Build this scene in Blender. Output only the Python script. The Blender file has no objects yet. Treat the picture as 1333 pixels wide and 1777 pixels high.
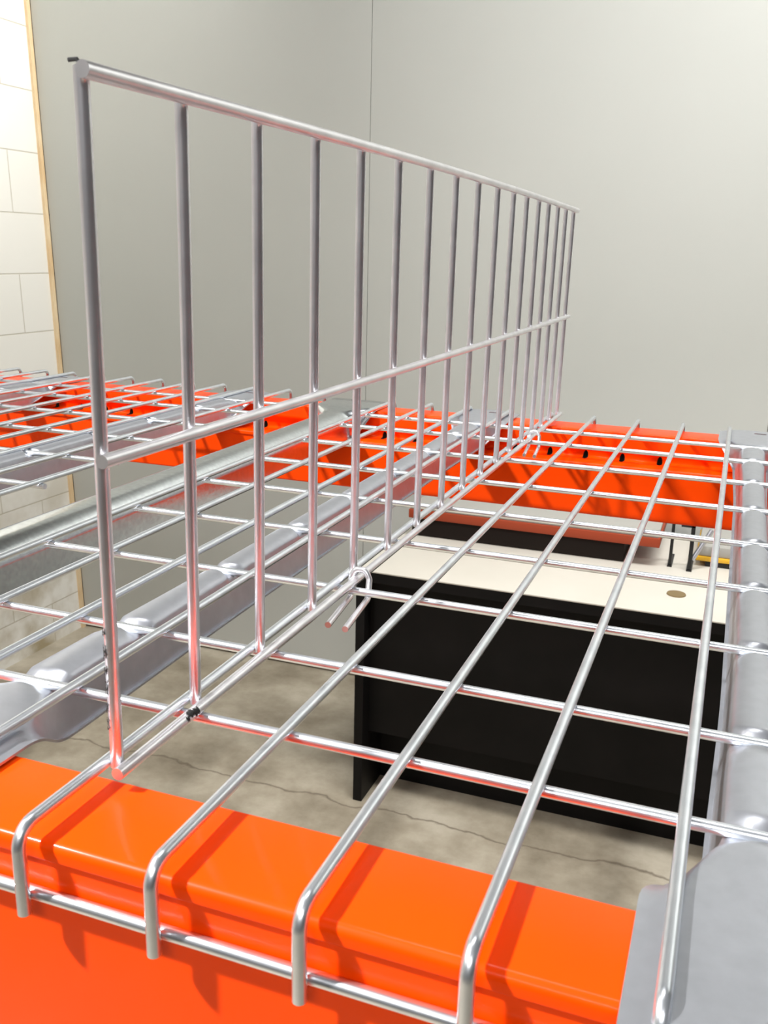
import bpy, bmesh, math, random
from mathutils import Vector, Matrix
random.seed(7)
sc = bpy.context.scene
COL = sc.collection
H = 1.24          # height of the rack level above the floor

# ------------------------------------------------------------------ camera
cam = bpy.data.cameras.new('camera')
cam.sensor_fit = 'VERTICAL'; cam.sensor_height = 36.0; cam.sensor_width = 27.0
cam.lens = 1630.013 / 1777 * 36.0
cam.clip_start = 0.01; cam.clip_end = 60
cam.dof.use_dof = True; cam.dof.focus_distance = 0.75; cam.dof.aperture_fstop = 34
co = bpy.data.objects.new('camera', cam); COL.objects.link(co)
co.location = (0.23303, -0.35357, 0.21280 + H)
co.rotation_euler = (1.3000718, -0.0227929, 0.3596023)
sc.camera = co

# ------------------------------------------------------------------ light
w = bpy.data.worlds.new('warehouse_surroundings'); sc.world = w; w.use_nodes = True
nt = w.node_tree; nt.nodes.clear()
wo = nt.nodes.new('ShaderNodeOutputWorld'); bg = nt.nodes.new('ShaderNodeBackground')
tc = nt.nodes.new('ShaderNodeTexCoord'); sp = nt.nodes.new('ShaderNodeSeparateXYZ')
cr = nt.nodes.new('ShaderNodeValToRGB'); mp = nt.nodes.new('ShaderNodeMapRange')
mp.inputs[1].default_value = -1; mp.inputs[2].default_value = 1
nt.links.new(tc.outputs['Generated'], sp.inputs[0]); nt.links.new(sp.outputs[2], mp.inputs[0])
nt.links.new(mp.outputs[0], cr.inputs[0]); nt.links.new(cr.outputs[0], bg.inputs[0]); nt.links.new(bg.outputs[0], wo.inputs[0])
e = cr.color_ramp.elements
e[0].position = 0.0; e[0].color = (0.16, 0.15, 0.14, 1)
e[1].position = 1.0; e[1].color = (0.95, 0.97, 1.0, 1)
for p_, c_ in ((0.42, (0.16, 0.155, 0.15, 1)), (0.52, (0.38, 0.38, 0.38, 1)), (0.70, (0.85, 0.87, 0.9, 1))):
    q = e.new(p_); q.color = c_
bg.inputs[1].default_value = 0.17

def area(name, loc, target, size, sy, power, col=(1, 1, 1), spread=180):
    l = bpy.data.lights.new(name, 'AREA'); l.shape = 'RECTANGLE'; l.size = size; l.size_y = sy
    l.energy = power; l.color = col; l.spread = math.radians(spread)
    o = bpy.data.objects.new(name, l); COL.objects.link(o); o.location = loc
    o.rotation_euler = (Vector(target) - Vector(loc)).to_track_quat('-Z', 'Y').to_euler()
    return o
area('ceiling_lamp_left', (-1.30, -0.85, 2.95), (-0.60, -0.60, 1.2), 0.10, 0.12, 56, (1.0, 0.99, 0.97), 100)
area('ceiling_lamp_wall', (1.45, 1.30, 3.9), (1.0, 2.45, 2.2), 3.4, 0.25, 60, (1.0, 0.995, 0.985), 84)
area('left_wall_fill', (-1.0, 2.05, 3.3), (-2.5, 2.15, 1.5), 0.3, 0.5, 8, (1.0, 0.985, 0.955), 75)  # added fill aimed at the block wall to brighten it
area('floor_fill', (-0.1, 0.75, 3.9), (-0.2, 0.95, 0.0), 1.2, 0.4, 7, (1.0, 0.99, 0.97), 60)  # added narrow fill from above that lifts the floor
area('beam_face_fill', (0.6, -2.3, 2.9), (0.2, -0.6, 0.8), 1.8, 0.5, 14, (1.0, 0.99, 0.98), 100)  # added soft fill behind the camera for beam face and wires

sc.view_settings.view_transform = 'Standard'; sc.view_settings.look = 'None'
sc.view_settings.gamma = 1.0; sc.view_settings.use_curve_mapping = False
sc.view_settings.exposure = 0.0

# ------------------------------------------------------------------ materials
def mat(name, col, rough=0.5, metal=0.0, coat=0.0, noise=None, bump=0.0, nscale=40.0, spec=0.5, coat_r=0.1):
    m = bpy.data.materials.new(name); m.use_nodes = True
    n = m.node_tree.nodes; b = n['Principled BSDF']; L = m.node_tree.links
    b.inputs['Base Color'].default_value = (*col, 1); b.inputs['Roughness'].default_value = rough
    b.inputs['Metallic'].default_value = metal; b.inputs['Coat Weight'].default_value = coat
    b.inputs['Coat Roughness'].default_value = coat_r; b.inputs['Specular IOR Level'].default_value = spec
    if noise or bump:
        t = n.new('ShaderNodeTexCoord'); z = n.new('ShaderNodeTexNoise')
        z.inputs['Scale'].default_value = nscale; z.inputs['Detail'].default_value = 6
        L.new(t.outputs['Object'], z.inputs['Vector'])
        if noise:
            r = n.new('ShaderNodeValToRGB')
            r.color_ramp.elements[0].position = 0.32; r.color_ramp.elements[1].position = 0.68
            r.color_ramp.elements[0].color = (*noise, 1); r.color_ramp.elements[1].color = (*col, 1)
            L.new(z.outputs['Fac'], r.inputs[0]); L.new(r.outputs[0], b.inputs['Base Color'])
        if bump:
            bp = n.new('ShaderNodeBump'); bp.inputs['Strength'].default_value = bump; bp.inputs['Distance'].default_value = 0.002
            L.new(z.outputs['Fac'], bp.inputs['Height']); L.new(bp.outputs[0], b.inputs['Normal'])
    return m

M = {}
M['wire'] = mat('zinc_plated_wire', (0.84, 0.87, 0.91), 0.29, 0.93, noise=(0.72, 0.76, 0.81), nscale=60)
M['wire2'] = mat('divider_wire', (0.88, 0.87, 0.90), 0.28, 0.88, noise=(0.74, 0.73, 0.76), nscale=45)
M['galv'] = mat('galvanised_sheet', (0.50, 0.515, 0.56), 0.38, 0.85, noise=(0.46, 0.475, 0.515), nscale=130, bump=0.03)
M['galvbar'] = mat('spangled_galvanised_bar', (0.70, 0.74, 0.76), 0.20, 1.0, noise=(0.58, 0.61, 0.63), nscale=220, bump=0.05)
M['orange'] = mat('orange_enamel', (0.98, 0.068, 0.0001), 0.36, 0.0, coat=0.12, noise=(0.95, 0.059, 0.0001), nscale=7, coat_r=0.10, spec=0.1)
M['hole_shade'] = mat('painted_hole_shade', (0.02, 0.012, 0.01), 0.8)  # near-black painted into the shallow pin holes to stand in for shade
M['chip'] = mat('black_scorch_mark', (0.01, 0.01, 0.01), 0.7)
M['cream'] = mat('cream_laminate', (0.60, 0.57, 0.50), 0.45, noise=(0.56, 0.53, 0.46), nscale=5)
M['black'] = mat('black_board', (0.006, 0.005, 0.005), 0.5, noise=(0.003, 0.0028, 0.0028), nscale=9, spec=0.18)
M['brass'] = mat('brown_grommet', (0.20, 0.14, 0.06), 0.5)
M['brown'] = mat('dark_brown_board', (0.012, 0.007, 0.005), 0.6, spec=0.2)
M['rust'] = mat('red_brown_rim', (0.30, 0.05, 0.02), 0.5, spec=0.2)
M['greytop'] = mat('grey_board', (0.34, 0.33, 0.30), 0.5)
M['darkmetal'] = mat('dark_metal', (0.02, 0.02, 0.02), 0.4, 0.5)
M['yellow'] = mat('yellow_strip', (0.72, 0.40, 0.02), 0.5)
M['pine'] = mat('pine_batten', (0.86, 0.70, 0.46), 0.6, noise=(0.74, 0.52, 0.28), nscale=9)
M['gap'] = mat('dark_gap', (0.03, 0.025, 0.02), 0.9)

def panel_mat():
    m = mat('grey_wall_panel', (0.52, 0.53, 0.495), 0.42, noise=(0.495, 0.505, 0.47), nscale=1.3, bump=0.0, spec=0.35)
    return m
M['panel'] = panel_mat()

def block_mat():
    m = bpy.data.materials.new('painted_block'); m.use_nodes = True
    n = m.node_tree.nodes; L = m.node_tree.links; b = n['Principled BSDF']
    t = n.new('ShaderNodeTexCoord'); s = n.new('ShaderNodeSeparateXYZ'); c = n.new('ShaderNodeCombineXYZ')
    L.new(t.outputs['Object'], s.inputs[0])
    ay = n.new('ShaderNodeMath'); ay.operation = 'ADD'; ay.inputs[1].default_value = 4.0 - 2.31 + 0.2
    az = n.new('ShaderNodeMath'); az.operation = 'ADD'; az.inputs[1].default_value = 4.0 - (0.31 + H)
    L.new(s.outputs[1], ay.inputs[0]); L.new(s.outputs[2], az.inputs[0])
    L.new(ay.outputs[0], c.inputs[0]); L.new(az.outputs[0], c.inputs[1])
    k = n.new('ShaderNodeTexBrick'); k.offset = 0.5; k.offset_frequency = 2; k.squash = 1
    k.inputs['Scale'].default_value = 1.0; k.inputs['Brick Width'].default_value = 0.4
    k.inputs['Row Height'].default_value = 0.2; k.inputs['Mortar Size'].default_value = 0.0028
    k.inputs['Mortar Smooth'].default_value = 0.5
    k.inputs['Color1'].default_value = (0.88, 0.865, 0.80, 1); k.inputs['Color2'].default_value = (0.88, 0.865, 0.80, 1)
    k.inputs['Mortar'].default_value = (0.62, 0.585, 0.50, 1)
    L.new(c.outputs[0], k.inputs['Vector'])
    z = n.new('ShaderNodeTexNoise'); z.inputs['Scale'].default_value = 5; z.inputs['Detail'].default_value = 8
    L.new(t.outputs['Object'], z.inputs['Vector'])
    # grime: stains of their own shape, denser where feet and mops reach
    mr = n.new('ShaderNodeMapRange'); mr.inputs[1].default_value = 0.05; mr.inputs[2].default_value = 0.9
    mr.inputs[3].default_value = 1.0; mr.inputs[4].default_value = 0.0
    L.new(s.outputs[2], mr.inputs[0])
    r = n.new('ShaderNodeValToRGB'); r.color_ramp.elements[0].position = 0.42; r.color_ramp.elements[1].position = 0.62
    L.new(z.outputs['Fac'], r.inputs[0])
    mu = n.new('ShaderNodeMath'); mu.operation = 'MULTIPLY'
    L.new(mr.outputs[0], mu.inputs[0]); L.new(r.outputs[0], mu.inputs[1])
    mx = n.new('ShaderNodeMix'); mx.data_type = 'RGBA'; mx.inputs['B'].default_value = (0.42, 0.35, 0.22, 1)
    L.new(k.outputs['Color'], mx.inputs['A']); L.new(mu.outputs[0], mx.inputs['Factor'])
    L.new(mx.outputs['Result'], b.inputs['Base Color'])
    iv = n.new('ShaderNodeMath'); iv.operation = 'MULTIPLY_ADD'; iv.inputs[1].default_value = -1; iv.inputs[2].default_value = 1
    L.new(k.outputs['Fac'], iv.inputs[0])
    bp = n.new('ShaderNodeBump'); bp.inputs['Strength'].default_value = 0.35; bp.inputs['Distance'].default_value = 0.003
    L.new(iv.outputs[0], bp.inputs['Height']); L.new(bp.outputs[0], b.inputs['Normal'])
    b.inputs['Roughness'].default_value = 0.6
    return m
M['block'] = block_mat()

def floor_mat():
    m = bpy.data.materials.new('stained_concrete'); m.use_nodes = True
    n = m.node_tree.nodes; L = m.node_tree.links; b = n['Principled BSDF']
    t = n.new('ShaderNodeTexCoord')
    z = n.new('ShaderNodeTexNoise'); z.inputs['Scale'].default_value = 3.2; z.inputs['Detail'].default_value = 9; z.inputs['Roughness'].default_value = 0.62
    L.new(t.outputs['Object'], z.inputs['Vector'])
    r = n.new('ShaderNodeValToRGB'); el = r.color_ramp.elements
    el[0].position = 0.30; el[0].color = (0.17, 0.14, 0.095, 1); el[1].position = 0.70; el[1].color = (0.54, 0.49, 0.39, 1)
    q = el.new(0.5); q.color = (0.34, 0.295, 0.22, 1)
    L.new(z.outputs['Fac'], r.inputs[0])
    # wandering crack lines running along the rack
    s = n.new('ShaderNodeSeparateXYZ'); L.new(t.outputs['Object'], s.inputs[0])
    z2 = n.new('ShaderNodeTexNoise'); z2.inputs['Scale'].default_value = 7; z2.inputs['Detail'].default_value = 8
    L.new(t.outputs['Object'], z2.inputs['Vector'])
    prev = None
    for y0, wd in ((1.735, 0.006), (1.20, 0.004), (0.55, 0.004)):
        a = n.new('ShaderNodeMath'); a.operation = 'SUBTRACT'; a.inputs[1].default_value = y0
        L.new(s.outputs[1], a.inputs[0])
        w1 = n.new('ShaderNodeMath'); w1.operation = 'MULTIPLY_ADD'; w1.inputs[1].default_value = 0.10; w1.inputs[2].default_value = -0.05
        L.new(z2.outputs['Fac'], w1.inputs[0])
        d = n.new('ShaderNodeMath'); d.operation = 'ADD'; L.new(a.outputs[0], d.inputs[0]); L.new(w1.outputs[0], d.inputs[1])
        ab = n.new('ShaderNodeMath'); ab.operation = 'ABSOLUTE'; L.new(d.outputs[0], ab.inputs[0])
        mr = n.new('ShaderNodeMapRange'); mr.inputs[1].default_value = 0; mr.inputs[2].default_value = wd; mr.inputs[3].default_value = 0.75; mr.inputs[4].default_value = 0
        L.new(ab.outputs[0], mr.inputs[0])
        if prev is None: prev = mr
        else:
            x = n.new('ShaderNodeMath'); x.operation = 'MAXIMUM'; L.new(prev.outputs[0], x.inputs[0]); L.new(mr.outputs[0], x.inputs[1]); prev = x
    mx = n.new('ShaderNodeMix'); mx.data_type = 'RGBA'; mx.inputs['B'].default_value = (0.10, 0.075, 0.05, 1)
    L.new(r.outputs[0], mx.inputs['A']); L.new(prev.outputs[0], mx.inputs['Factor'])
    L.new(mx.outputs['Result'], b.inputs['Base Color'])
    b.inputs['Roughness'].default_value = 0.55
    return m
M['floor'] = floor_mat()

# ------------------------------------------------------------------ mesh helpers
def link(name, bm, m, parent=None, smooth=True, loc=(0, 0, 0), angle=40):
    me = bpy.data.meshes.new(name); bmesh.ops.recalc_face_normals(bm, faces=bm.faces[:])
    bm.to_mesh(me); bm.free()
    for x in (m if isinstance(m, (list, tuple)) else [m]): me.materials.append(x)
    if smooth:
        me.polygons.foreach_set('use_smooth', [True] * len(me.polygons))
        me.set_sharp_from_angle(angle=math.radians(angle))
    o = bpy.data.objects.new(name, me); COL.objects.link(o); o.location = loc
    if parent: o.parent = parent
    return o
def tag(o, label=None, cat=None, group=None, kind=None):
    if label: o['label'] = label
    if cat: o['category'] = cat
    if group: o['group'] = group
    if kind: o['kind'] = kind
    return o
def thing(name, loc, label, cat, group=None):
    o = bpy.data.objects.new(name, None); COL.objects.link(o); o.location = loc
    o.empty_display_size = 0.05
    return tag(o, label, cat, group)
def box(bm, x0, x1, y0, y1, z0, z1, bev=0.0):
    vs = [bm.verts.new((x, y, z)) for x in (x0, x1) for y in (y0, y1) for z in (z0, z1)]
    idx = [(0, 1, 3, 2), (4, 6, 7, 5), (0, 4, 5, 1), (2, 3, 7, 6), (0, 2, 6, 4), (1, 5, 7, 3)]
    fs = [bm.faces.new([vs[i] for i in f]) for f in idx]
    if bev:
        es = list({ed for f in fs for ed in f.edges})
        bmesh.ops.bevel(bm, geom=es, offset=bev, segments=2, affect='EDGES', profile=0.5)
    return bm
def boxo(name, dims, m, parent=None, bev=0.0, **k):
    return link(name, box(bmesh.new(), *dims, bev=bev), m, parent, **k)
def fillet(pts, rad, seg=5):
    """round the inner corners of a polyline"""
    pts = [Vector(p) for p in pts]; out = [pts[0]]
    for i in range(1, len(pts) - 1):
        a = (pts[i - 1] - pts[i]); b = (pts[i + 1] - pts[i])
        la, lb = a.length, b.length; a.normalize(); b.normalize()
        ang = a.angle(b)
        if ang > 3.1: out.append(pts[i]); continue
        d = min(rad / math.tan(ang / 2), la * 0.49, lb * 0.49)
        r = d * math.tan(ang / 2)
        bis = (a + b).normalized(); c = pts[i] + bis * (r / math.sin(ang / 2))
        p0 = pts[i] + a * d; p1 = pts[i] + b * d
        v0 = p0 - c; v1 = p1 - c; th = v0.angle(v1)
        for k in range(seg + 1):
            t = k / seg
            out.append(c + (v0 * math.sin((1 - t) * th) + v1 * math.sin(t * th)) / math.sin(th))
    out.append(pts[-1]); return out
def tube(bm, pts, r, n=12, bead=0.0):
    pts = [Vector(p) for p in pts]
    t0 = (pts[1] - pts[0]).normalized()
    up = Vector((0, 0, 1)) if abs(t0.z) < 0.9 else Vector((1, 0, 0))
    u = t0.cross(up).normalized(); rings = []
    for i, p in enumerate(pts):
        t = ((pts[min(i + 1, len(pts) - 1)] - pts[i]).normalized() + (pts[i] - pts[max(i - 1, 0)]).normalized()).normalized()
        u = (u - t * u.dot(t)).normalized(); v = t.cross(u)
        rings.append([bm.verts.new(p + (u * math.cos(2 * math.pi * k / n) + v * math.sin(2 * math.pi * k / n)) * r) for k in range(n)])
    for a, b in zip(rings, rings[1:]):
        for k in range(n): bm.faces.new((a[k], a[(k + 1) % n], b[(k + 1) % n], b[k]))
    bm.faces.new(rings[0]); bm.faces.new(rings[-1])
    return bm
def extrude_profile(bm, prof, x0, x1):
    """closed (y,z) profile swept along x"""
    a = [bm.verts.new((x0, y, z)) for y, z in prof]; b = [bm.verts.new((x1, y, z)) for y, z in prof]
    n = len(prof)
    for i in range(n): bm.faces.new((a[i], a[(i + 1) % n], b[(i + 1) % n], b[i]))
    bm.faces.new(a); bm.faces.new(b[::-1]); return bm
def rounded(prof, rads, seg=5):
    out = []
    n = len(prof)
    for i in range(n):
        if rads[i] == 0: out.append(prof[i]); continue
        p = [Vector((*prof[(i + k) % n], 0)) for k in (-1, 0, 1)]
        out += [(q.x, q.y) for q in fillet(p, rads[i], seg)[1:-1]]
    return out

# ------------------------------------------------------------------ the room
XL, YB = -2.09, 2.477
def wall_x(z): return -2.121 + (2.15 - z) * 0.027     # the block wall stands a little out of plumb
bm = bmesh.new(); box(bm, -2.6, 5.0, -4.0, YB + 0.12, -0.1, 0.0)
tag(link('floor', bm, M['floor'], smooth=False), kind='structure')
bm = bmesh.new()
vs = []
for y in (-4.0, YB + 0.12):
    for x0, z in ((wall_x(0), 0.0), (wall_x(5), 5.0), (-2.6, 5.0), (-2.6, 0.0)): vs.append(bm.verts.new((x0, y, z)))
for f in ((0, 1, 2, 3), (7, 6, 5, 4), (0, 4, 5, 1), (1, 5, 6, 2), (2, 6, 7, 3), (3, 7, 4, 0)): bm.faces.new([vs[i] for i in f])
tag(link('wall_left', bm, M['block'], smooth=False), kind='structure')
# grey back wall of butted sheets, each a separate panel with a hairline joint
bw = bpy.data.objects.new('wall_back', None); COL.objects.link(bw); bw.location = (0, YB, 0); tag(bw, kind='structure')
bw['label'] = 'grey back wall of tall smooth panels'
edges = [-2.02, -0.884, 0.336, 1.556, 2.776, 5.0]
bm = bmesh.new(); box(bm, -2.09, 5.0, 0.012, 0.10, 0, 5.0)
link('backing', bm, M['gap'], bw, smooth=False)
for i, (a, b) in enumerate(zip(edges, edges[1:])):
    bm = bmesh.new()
    x0 = a + 0.0009; x1 = b - 0.0009
    if i == 0:   # left edge follows the leaning block wall
        vs = [bm.verts.new(p) for p in [(wall_x(z) + 0.012, y, z) for z in (0.012, 5.0) for y in (0, 0.012)] + [(x1, y, z) for z in (0.012, 5.0) for y in (0, 0.012)]]
        for f in ((0, 1, 3, 2), (4, 6, 7, 5), (0, 4, 5, 1), (2, 3, 7, 6), (0, 2, 6, 4), (1, 5, 7, 3)): bm.faces.new([vs[j] for j in f])
    else: box(bm, x0, x1, 0, 0.012, 0.012, 5.0)
    link('wall_panel', bm, M['panel'], bw, smooth=False)
# pine batten in the corner
bm = bmesh.new(); vs = []
for z in (0.0, 5.0):
    for dx, dy in ((-0.008, -0.018), (0.010, -0.018), (0.010, -0.001), (-0.008, -0.001)): vs.append(bm.verts.new((wall_x(z) + dx, YB + dy, z)))
for f in ((0, 1, 2, 3), (7, 6, 5, 4), (0, 4, 5, 1), (1, 5, 6, 2), (2, 6, 7, 3), (3, 7, 4, 0)): bm.faces.new([vs[i] for i in f])
tag(link('trim_1', bm, M['pine'], smooth=False), 'narrow pine batten up the corner between block wall and grey panels', kind='structure')

# ------------------------------------------------------------------ rack beams
YF, YFI, YBI, YBO = -0.1052, -0.0560, 0.8940, 0.9432
BX0, BX1 = -1.50, 1.00
def beam(name, sgn, label):
    """step beam of two nested channels; local y: 0 = outer face, positive towards the inside of the rack"""
    outer = [(0.0, -0.0085), (0.0492, -0.0085), (0.0492, -0.0450), (0.0902, -0.0450), (0.0902, -0.0510),
             (0.0862, -0.0520), (0.0862, -0.1150), (0.0018, -0.1150), (0.0018, -0.0172), (0.0, -0.0160)]
    rads = [0.0075, 0.003, 0.003, 0.003, 0.0008, 0.0, 0.004, 0.004, 0.0, 0.0008]
    prof = rounded(outer, rads)
    y0 = YF if sgn > 0 else YBO
    loc = ((BX0 + BX1) / 2, y0, H); hl = (BX1 - BX0) / 2
    t = thing(name, loc, label, 'shelf beam')
    bm = bmesh.new(); extrude_profile(bm, [(sgn * y, z) for y, z in prof], -hl, hl)
    o = link('beam_body', bm, [M['orange'], M['hole_shade']], t, angle=28)
    # pin holes along the inner corner of the step
    cx = [0.0105 + 0.0478 * k for k in range(-26, 4)]
    cb = bmesh.new()
    for x in cx:
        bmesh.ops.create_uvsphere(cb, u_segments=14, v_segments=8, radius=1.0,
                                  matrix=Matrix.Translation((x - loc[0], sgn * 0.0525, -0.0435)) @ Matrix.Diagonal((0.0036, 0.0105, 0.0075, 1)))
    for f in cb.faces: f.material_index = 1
    cut = link('cutter', cb, [M['hole_shade'], M['hole_shade']], t)
    bpy.context.view_layer.update()
    md = o.modifiers.new('holes', 'BOOLEAN'); md.operation = 'DIFFERENCE'; md.solver = 'EXACT'; md.object = cut
    dg = bpy.context.evaluated_depsgraph_get()
    me = bpy.data.meshes.new_from_object(o.evaluated_get(dg)); o.modifiers.clear(); o.data = me
    bpy.data.objects.remove(cut)
    # end connector plates that hook on the posts
    for s in (-1, 1):
        bm = bmesh.new(); box(bm, s * hl, s * (hl + 0.004), *sorted((sgn * 0.0, sgn * 0.06)), -0.15, 0.02, bev=0.001)
        link('end_connector', bm, M['orange'], t)
    return t
beam('rack_beam', 1, 'glossy orange steel beam across the foreground under the hooked wire ends')
beam('rack_beam', -1, 'orange stepped steel beam with round pin holes at the back, before the grey wall')

# posts that carry the beams, just outside the frame on both sides
for s, X, lb in ((-1, BX0 - 0.042, 'galvanised post frame at the left end of the orange beams'), (1, BX1 + 0.042, 'galvanised post frame at the right end of the orange beams')):
    t = thing('rack_upright', (X, 0.419, 0), lb, 'rack upright')
    for y in (-0.49, 0.49):
        boxo('post', (-0.036, 0.036, y - 0.034, y + 0.034, 0.004, H + 0.07), M['galv'], t, bev=0.003)
        boxo('foot_plate', (-0.06, 0.06, y - 0.06, y + 0.06, 0, 0.004), M['galv'], t)
    bm = bmesh.new(); tube(bm, [(0, -0.456, 0.25), (0, 0.456, 0.25)], 0.012); link('brace', bm, M['galv'], t)
    bm = bmesh.new(); tube(bm, [(0, -0.456, 0.30), (0, 0.456, 1.05)], 0.012); link('brace', bm, M['galv'], t)

# ------------------------------------------------------------------ wire decks
A = 0.058576; WR = 0.0027
CY0 = CY = [0.0, 0.07896] + [0.07896 + 0.1125 * k for k in range(1, 7)] + [0.83935]
FY, BY0 = -0.1120, 0.9500
def chan_loft(bm, xc, stations, sect):
    rings = []
    for y in stations:
        rings.append([bm.verts.new((xc + x, y, z)) for x, z in sect(y)])
    for a, b in zip(rings, rings[1:]):
        for k in range(len(a) - 1): bm.faces.new((a[k], a[k + 1], b[k + 1], b[k]))
    return bm
def smooth01(t): t = max(0.0, min(1.0, t)); return t * t * (3 - 2 * t)
def channel(deck, xc, CY):
    """pressed channel: notched crown under every cross wire, flared flat seats at both ends"""
    def flare(y):
        f = smooth01((0.004 - y) / 0.058); g = smooth01((y - 0.832) / 0.058)
        return max(f, g)
    def bulge(y):                       # slow swell towards the seats
        return max(smooth01((0.20 - y) / 0.22), smooth01((y - 0.64) / 0.22))
    def sect(y):
        f = flare(y); b = bulge(y)
        d = min(abs(y - c) for c in CY)
        hw = 0.0096 + 0.003 * b + 0.016 * f          # crown half width
        ow = 0.0134 + 0.0035 * b + 0.0205 * f        # wall foot half width
        bot = -0.034 * (1 - f) + -0.0070 * f
        lip = ow + 0.0030 + 0.0005 * f
        base = -0.0030 * (1 - f) + -0.0038 * f
        drop = 0.0052 * (1 - f) + 0.0016 * f
        def crown(u):                                # u = 0 ridge .. 1 shoulder; pads end in a bullet shape
            dn = 1 - smooth01((d - 0.0030 - 0.0055 * u * u) / 0.0060)
            return base - drop * (1 - math.sqrt(max(0.0, 1 - 0.96 * u * u))) - 0.0043 * dn * (1 - f) * (1 - 0.45 * u * u)
        half = [(hw * u, crown(u)) for u in (0, 0.2, 0.4, 0.58, 0.74, 0.87, 0.96, 1.0)]
        zs = half[-1][1]
        for t in (0.25, 0.6, 1.0): half.append((hw + (ow - hw) * t, zs * (1 - t) + bot * t))
        half.append((lip, bot))
        left = [(-x, z) for x, z in half[::-1]][:-1]
        return left + half
    st = [-0.1165, -0.112, -0.10, -0.09, -0.08, -0.07] + [-0.06 + 0.004 * k for k in range(18)]
    y = 0.0125
    while y < 0.828: st.append(y); y += 0.0014 if min(abs(y - c) for c in CY) < 0.0165 else 0.009
    st += [0.828 + 0.004 * k for k in range(18)] + [0.90, 0.92, 0.935, 0.9535]
    bm = bmesh.new(); chan_loft(bm, xc, sorted(set(st)), sect)
    o = link('support_channel', bm, M['galv'], deck, angle=50)
    md = o.modifiers.new('sheet', 'SOLIDIFY'); md.thickness = 0.0013; md.offset = -1
    cb = bmesh.new()                                 # bolt slots through the flat seats
    for yy in (-0.093, 0.932):
        for dx in (-0.004, 0.004):
            bmesh.ops.create_cone(cb, cap_ends=True, segments=16, radius1=0.0036, radius2=0.0036, depth=0.03, matrix=Matrix.Translation((xc + 0.009 + dx, yy, -0.004)))
        box(cb, xc + 0.005, xc + 0.013, yy - 0.0036, yy + 0.0036, -0.019, 0.011)
    cut = link('cutter', cb, M['galv'], deck)
    bpy.context.view_layer.update()
    m2 = o.modifiers.new('slots', 'BOOLEAN'); m2.operation = 'DIFFERENCE'; m2.solver = 'EXACT'; m2.use_self = True; m2.object = cut
    me = bpy.data.meshes.new_from_object(o.evaluated_get(bpy.context.evaluated_depsgraph_get()))
    o.modifiers.clear(); o.data = me; bpy.data.objects.remove(cut); me.set_sharp_from_angle(angle=math.radians(38))
    return o
def wire_deck(x_left, n, chans, label, dy=0.0):
    CY = [c + dy for c in CY0]; BY = BY0 + dy
    t = thing('wire_deck', (x_left, 0.0, H), label, 'wire shelf deck', 'wire decks on the orange beams')
    dw = None
    for i in range(n):
        if dw is None:
            bm = bmesh.new()
            pts = fillet([(0, FY, -0.0365), (0, FY, 0), (0, BY, 0), (0, BY, -0.0365)], 0.0085, 7)
            # keep the long run subdivided a little
            tube(bm, pts, WR, 14)
            dw = link('lengthwise_wire', bm, M['wire'], t); o = dw
        else:
            o = dw.copy(); COL.objects.link(o); o.parent = t
        o.location = (i * A, 0, 0)
    W = (n - 1) * A; cw = None
    for y in CY + [None, 'b']:
        if y is None: loc = (0, FY + 2 * WR - 0.0002, -0.0305)
        elif y == 'b': loc = (0, BY - 2 * WR + 0.0002, -0.0305)
        else: loc = (0, y, -2 * WR + 0.0003)
        if cw is None:
            bm = bmesh.new(); tube(bm, [(-0.0042, 0, 0), (W + 0.0042, 0, 0)], WR, 14)
            cw = link('cross_wire', bm, M['wire'], t); o = cw
        else:
            o = cw.copy(); COL.objects.link(o); o.parent = t
        o.location = loc
    ch = None
    for xc in chans:
        if ch is None: ch = channel(t, xc - x_left, CY); x0 = xc; o = ch
        else:
            o = ch.copy(); COL.objects.link(o); o.parent = t; o.location = (xc - x0, 0, 0)
    return t
wire_deck(-4 * A, 18, (-0.088, 0.263, 0.614), 'near galvanised wire mesh deck carrying the upright wire divider')
wire_deck(-0.360 - 17 * A, 18, (-0.475, -0.826, -1.177), 'far left galvanised wire mesh deck beyond the smooth support bar', 0.027)

# smooth support bar between the two decks
t = thing('support_bar', (-0.290, 0.419, H), 'smooth rounded galvanised support bar in the gap between the two wire decks', 'support bar')
def sbar(y):
    f = max(smooth01((-0.010 - y) / 0.045), smooth01((y - 0.848) / 0.045))
    hw = 0.024 + 0.020 * f; bot = -0.046 * (1 - f) - 0.0075 * f; top = -0.0075 * (1 - f) - 0.0040 * f
    R = 0.019 * (1 - f) + 0.003 * f
    half = [(0, top)]
    for k in range(0, 12):
        a = k / 11 * math.radians(86)
        half.append((hw - 0.0012 - R + R * math.sin(a), top - R * 0.9 * (1 - math.cos(a))))
    half.append((hw, bot)); half.append((hw + 0.005, bot))
    return [(-x, z) for x, z in half[::-1]][:-1] + half
bm = bmesh.new()
st = [-0.115, -0.09] + [-0.06 + 0.005 * k for k in range(13)] + [0.1 * k for k in range(1, 9)] + [0.835 + 0.005 * k for k in range(14)] + [0.93, 0.948]
chan_loft(bm, 0, [y - 0.419 for y in st], lambda y: sbar(y + 0.419))
o = link('bar_body', bm, M['galvbar'], t, angle=60)
md = o.modifiers.new('sheet', 'SOLIDIFY'); md.thickness = 0.0015; md.offset = -1

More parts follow.
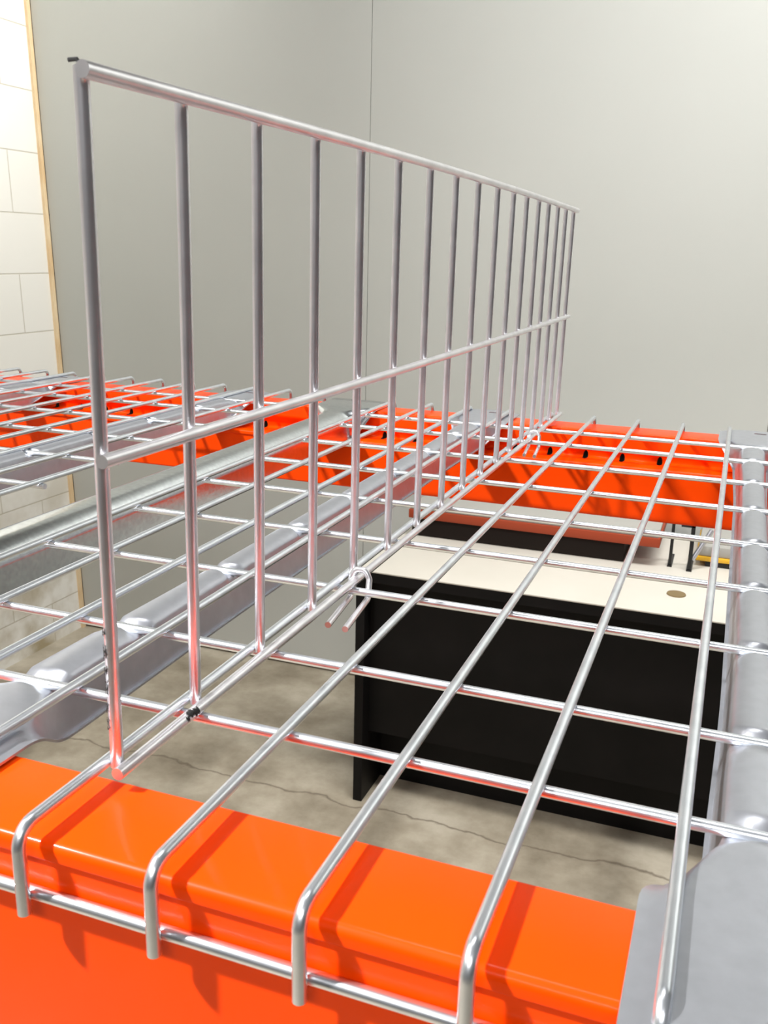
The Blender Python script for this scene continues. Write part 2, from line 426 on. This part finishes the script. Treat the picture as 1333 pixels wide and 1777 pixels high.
# ------------------------------------------------------------------ divider
DR = 0.0028; XD = 0.0108
t = thing('wire_divider', (XD, -0.07, H), 'tall zinc wire shelf divider standing upright on the near wire deck', 'shelf divider')
o0 = Vector((XD, -0.07, 0))
def lean(z): return 0.0021 * z / 0.27
ZM, ZT = 0.1333, 0.2704
vy = [(-0.065, -0.065), (-0.004, -0.003), (0.061, 0.061), (0.127, 0.126), (0.192, 0.190), (0.257, 0.255), (0.323, 0.322), (0.387, 0.387), (0.4525, 0.453),
      (0.516, 0.520), (0.578, 0.583), (0.637, 0.643), (0.697, 0.703), (0.753, 0.758), (0.808, 0.815), (0.861, 0.869), (0.917, 0.924)]
KV = (0.23303 - XD + 2 * 0.0028) / (0.23303 - XD)
for yb, yt in vy:
    yb = -0.35357 + (yb + 0.35357) * KV; yt = -0.35357 + (yt + 0.35357) * KV
    bm = bmesh.new()
    x = -2 * DR + 0.0004
    tube(bm, [(x, yb - o0.y, -0.001), (x + lean(ZM), (yb + yt) / 2 - o0.y, ZM), (x + lean(ZT), yt - o0.y, ZT + 0.0022)], DR, 14)
    link('upright_wire', bm, M['wire2'], t)
for z, ys, ye, bow in ((0.0, -0.0650, 0.951, 0), (ZM, -0.0645, 0.951, 0.0012), (ZT, -0.0640, 0.957, 0.0030)):
    pts = []
    for k in range(25):
        u = k / 24; y = ys + (ye - ys) * u
        pts.append((lean(z), y - o0.y, z - bow * 4 * u * (1 - u) * 0.0 + bow * math.sin(math.pi * min(1, u * 1.0)) * (1 if z == ZT else -1)))
    bm = bmesh.new(); tube(bm, pts, DR + (0.0002 if z == ZT else 0), 14); link('rail', bm, M['wire2'], t)
for yc in (CY[2], CY[7]):
    z1 = -0.0110; w_ = 0.0062
    L = [(-w_ + 0.009, yc - 0.046, z1 - 0.001), (-w_ + 0.0035, yc + 0.004, z1), (-w_ + 0.0016, yc + 0.0095, 0.001), (-w_ * 0.55 + 0.0016, yc + 0.0102, 0.0066),
         (w_ * 0.6 + 0.0016, yc + 0.0102, 0.0066), (w_ + 0.0022, yc + 0.0095, 0.001), (w_ + 0.0035, yc + 0.004, z1), (w_ + 0.009, yc - 0.048, z1 - 0.001)]
    L = [(x, y - o0.y, z) for x, y, z in L]
    bm = bmesh.new(); tube(bm, fillet(L, 0.0042, 5), 0.0021, 12)
    link('hook_clip', bm, M['wire2'], t)['label'] = 'bent wire clip hooked under a cross wire'
# scorched weld marks: thin irregular sleeves on the wires
def mark(axis, p, L_, a0, a1, r):
    bm = bmesh.new(); n, k = 10, 9; rows = []
    for i in range(k + 1):
        s = i / k; ja = random.uniform(-0.35, 0.35); jb = random.uniform(-0.35, 0.35); row = []
        for j in range(n + 1):
            a = (a0 + ja) + ((a1 + jb) - (a0 + ja)) * j / n
            c, d = r * math.cos(a), r * math.sin(a)
            off = (s - 0.5) * L_
            row.append(bm.verts.new((p[0] + c, p[1] + off, p[2] + d) if axis == 'y' else (p[0] + c, p[1] + d, p[2] + off)))
        rows.append(row)
    for a, b in zip(rows, rows[1:]):
        for j in range(n): bm.faces.new((a[j], a[j + 1], b[j + 1], b[j]))
    o = link('scorch_mark', bm, M['chip'], t); o['label'] = 'black scorch mark on the bare wire'
mark('y', (0, -0.0105 - o0.y, 0), 0.0045, 0.5, 1.7, DR + 0.00015)
mark('y', (0, -0.0065 - o0.y, 0), 0.0045, 0.0, 1.3, DR + 0.00018)
mark('y', (0, -0.0140 - o0.y, 0), 0.002, 0.1, 0.8, DR + 0.00015)
vx = -2 * DR + 0.0004
for z, l in ((0.052, 0.006), (0.044, 0.004), (0.036, 0.007), (0.027, 0.004), (0.020, 0.006), (0.061, 0.003)):
    mark('z', (vx + lean(z), -0.0583 - o0.y, z), l, math.radians(-150), math.radians(-118), DR + 0.00012)
# ragged burr on the top front corner
bm = bmesh.new()
tube(bm, [(vx + 0.0035, -0.0583 - o0.y, ZT + 0.0012), (vx + 0.0012, -0.0586 - o0.y, ZT + 0.0042), (vx - 0.0020, -0.0590 - o0.y, ZT + 0.0040)], 0.0008, 7)
link('burr', bm, M['chip'], t)['label'] = 'small dark burr'

# ------------------------------------------------------------------ desk
DX0, DX1, DY0, DY1, DT = -0.617, 0.95, 1.757, 2.44, 0.67
t = thing('desk', ((DX0 + DX1) / 2, (DY0 + DY1) / 2, 0), 'black desk with a pale cream top standing under the wire deck', 'desk')
ox, oy = t.location.x, t.location.y
boxo('desk_top', (DX0 - 0.006 - ox, DX1 + 0.006 - ox, DY0 - 0.004 - oy, DY1 - oy, DT - 0.004, DT), M['cream'], t, bev=0.001)['label'] = 'cream laminate surface'
boxo('top_edge', (DX0 - 0.006 - ox, DX1 + 0.006 - ox, DY0 - 0.004 - oy, DY1 - oy, DT - 0.030, DT - 0.004), M['black'], t)
for s, x in ((0, DX0), (1, DX1 - 0.025)):
    boxo('side_panel', (x - ox, x + 0.025 - ox, DY0 - oy, DY1 - 0.02 - oy, 0.0, DT - 0.030), M['black'], t, bev=0.001)
boxo('front_panel', (DX0 + 0.025 - ox, DX1 - 0.025 - ox, 1.800 - oy, 1.818 - oy, 0.195, DT - 0.030), M['black'], t)
boxo('inner_panel', (DX0 + 0.025 - ox, DX1 - 0.025 - ox, 1.905 - oy, 1.921 - oy, 0.0, 0.30), M['black'], t)
bm = bmesh.new()
bmesh.ops.create_cone(bm, cap_ends=True, segments=32, radius1=0.023, radius2=0.022, depth=0.003, matrix=Matrix.Translation((0.160 - ox, 1.899 - oy, DT + 0.0013)))
link('cable_grommet', bm, M['brass'], t)['label'] = 'round brown cable grommet'

# things lying on the desk below the back beam
t = thing('storage_case', (-0.24, 2.25, DT + 0.001), 'dark brown case with red-brown rim and grey lid lying on the desk', 'case')
boxo('case_body', (-0.345, 0.250, -0.150, 0.15, 0.0, 0.055), M['brown'], t, bev=0.002)
boxo('rim', (-0.35, 0.34, -0.17, 0.155, 0.055, 0.080), M['rust'], t, bev=0.002)['label'] = 'red-brown rim'
boxo('lid', (-0.345, 0.335, -0.165, 0.15, 0.080, 0.090), M['greytop'], t, bev=0.002)['label'] = 'grey lid'
t = thing('metal_bracket', (0.128, 2.17, DT), 'black upright metal bracket on the desk beside the brown case', 'bracket', 'black brackets on the desk')
boxo('bracket_plate', (-0.006, 0.006, -0.06, 0.05, 0.0, 0.004), M['darkmetal'], t)
boxo('bracket_arm', (-0.004, 0.004, -0.058, -0.046, 0.004, 0.125), M['darkmetal'], t, bev=0.001)
boxo('bracket_tab', (-0.030, 0.004, -0.058, -0.046, 0.117, 0.125), M['darkmetal'], t, bev=0.001)
t = thing('metal_bracket', (0.178, 2.15, DT), 'black metal bracket with grey strut nearest the yellow-edged case', 'bracket', 'black brackets on the desk')
boxo('bracket_plate', (-0.007, 0.007, -0.06, 0.05, 0.0, 0.004), M['darkmetal'], t)
boxo('bracket_arm', (-0.005, 0.005, -0.058, -0.044, 0.004, 0.125), M['darkmetal'], t, bev=0.001)
boxo('bracket_tab', (-0.030, 0.005, -0.058, -0.044, 0.117, 0.125), M['darkmetal'], t, bev=0.001)
bm = bmesh.new(); tube(bm, [(0.005, -0.050, 0.030), (0.045, -0.03, 0.11)], 0.006); link('strut', bm, M['galv'], t)['label'] = 'grey strut'
t = thing('tool_case', (0.345, 2.30, DT + 0.001), 'grey case with a yellow edge strip on the desk at the right', 'case')
boxo('case_base', (-0.13, 0.20, -0.145, 0.12, 0.0, 0.014), M['darkmetal'], t, bev=0.002)
boxo('edge_strip', (-0.155, 0.205, -0.150, 0.125, 0.014, 0.026), M['yellow'], t, bev=0.002)['label'] = 'yellow edge strip'
boxo('case_lid', (-0.15, 0.20, -0.145, 0.12, 0.026, 0.055), M['greytop'], t, bev=0.004)
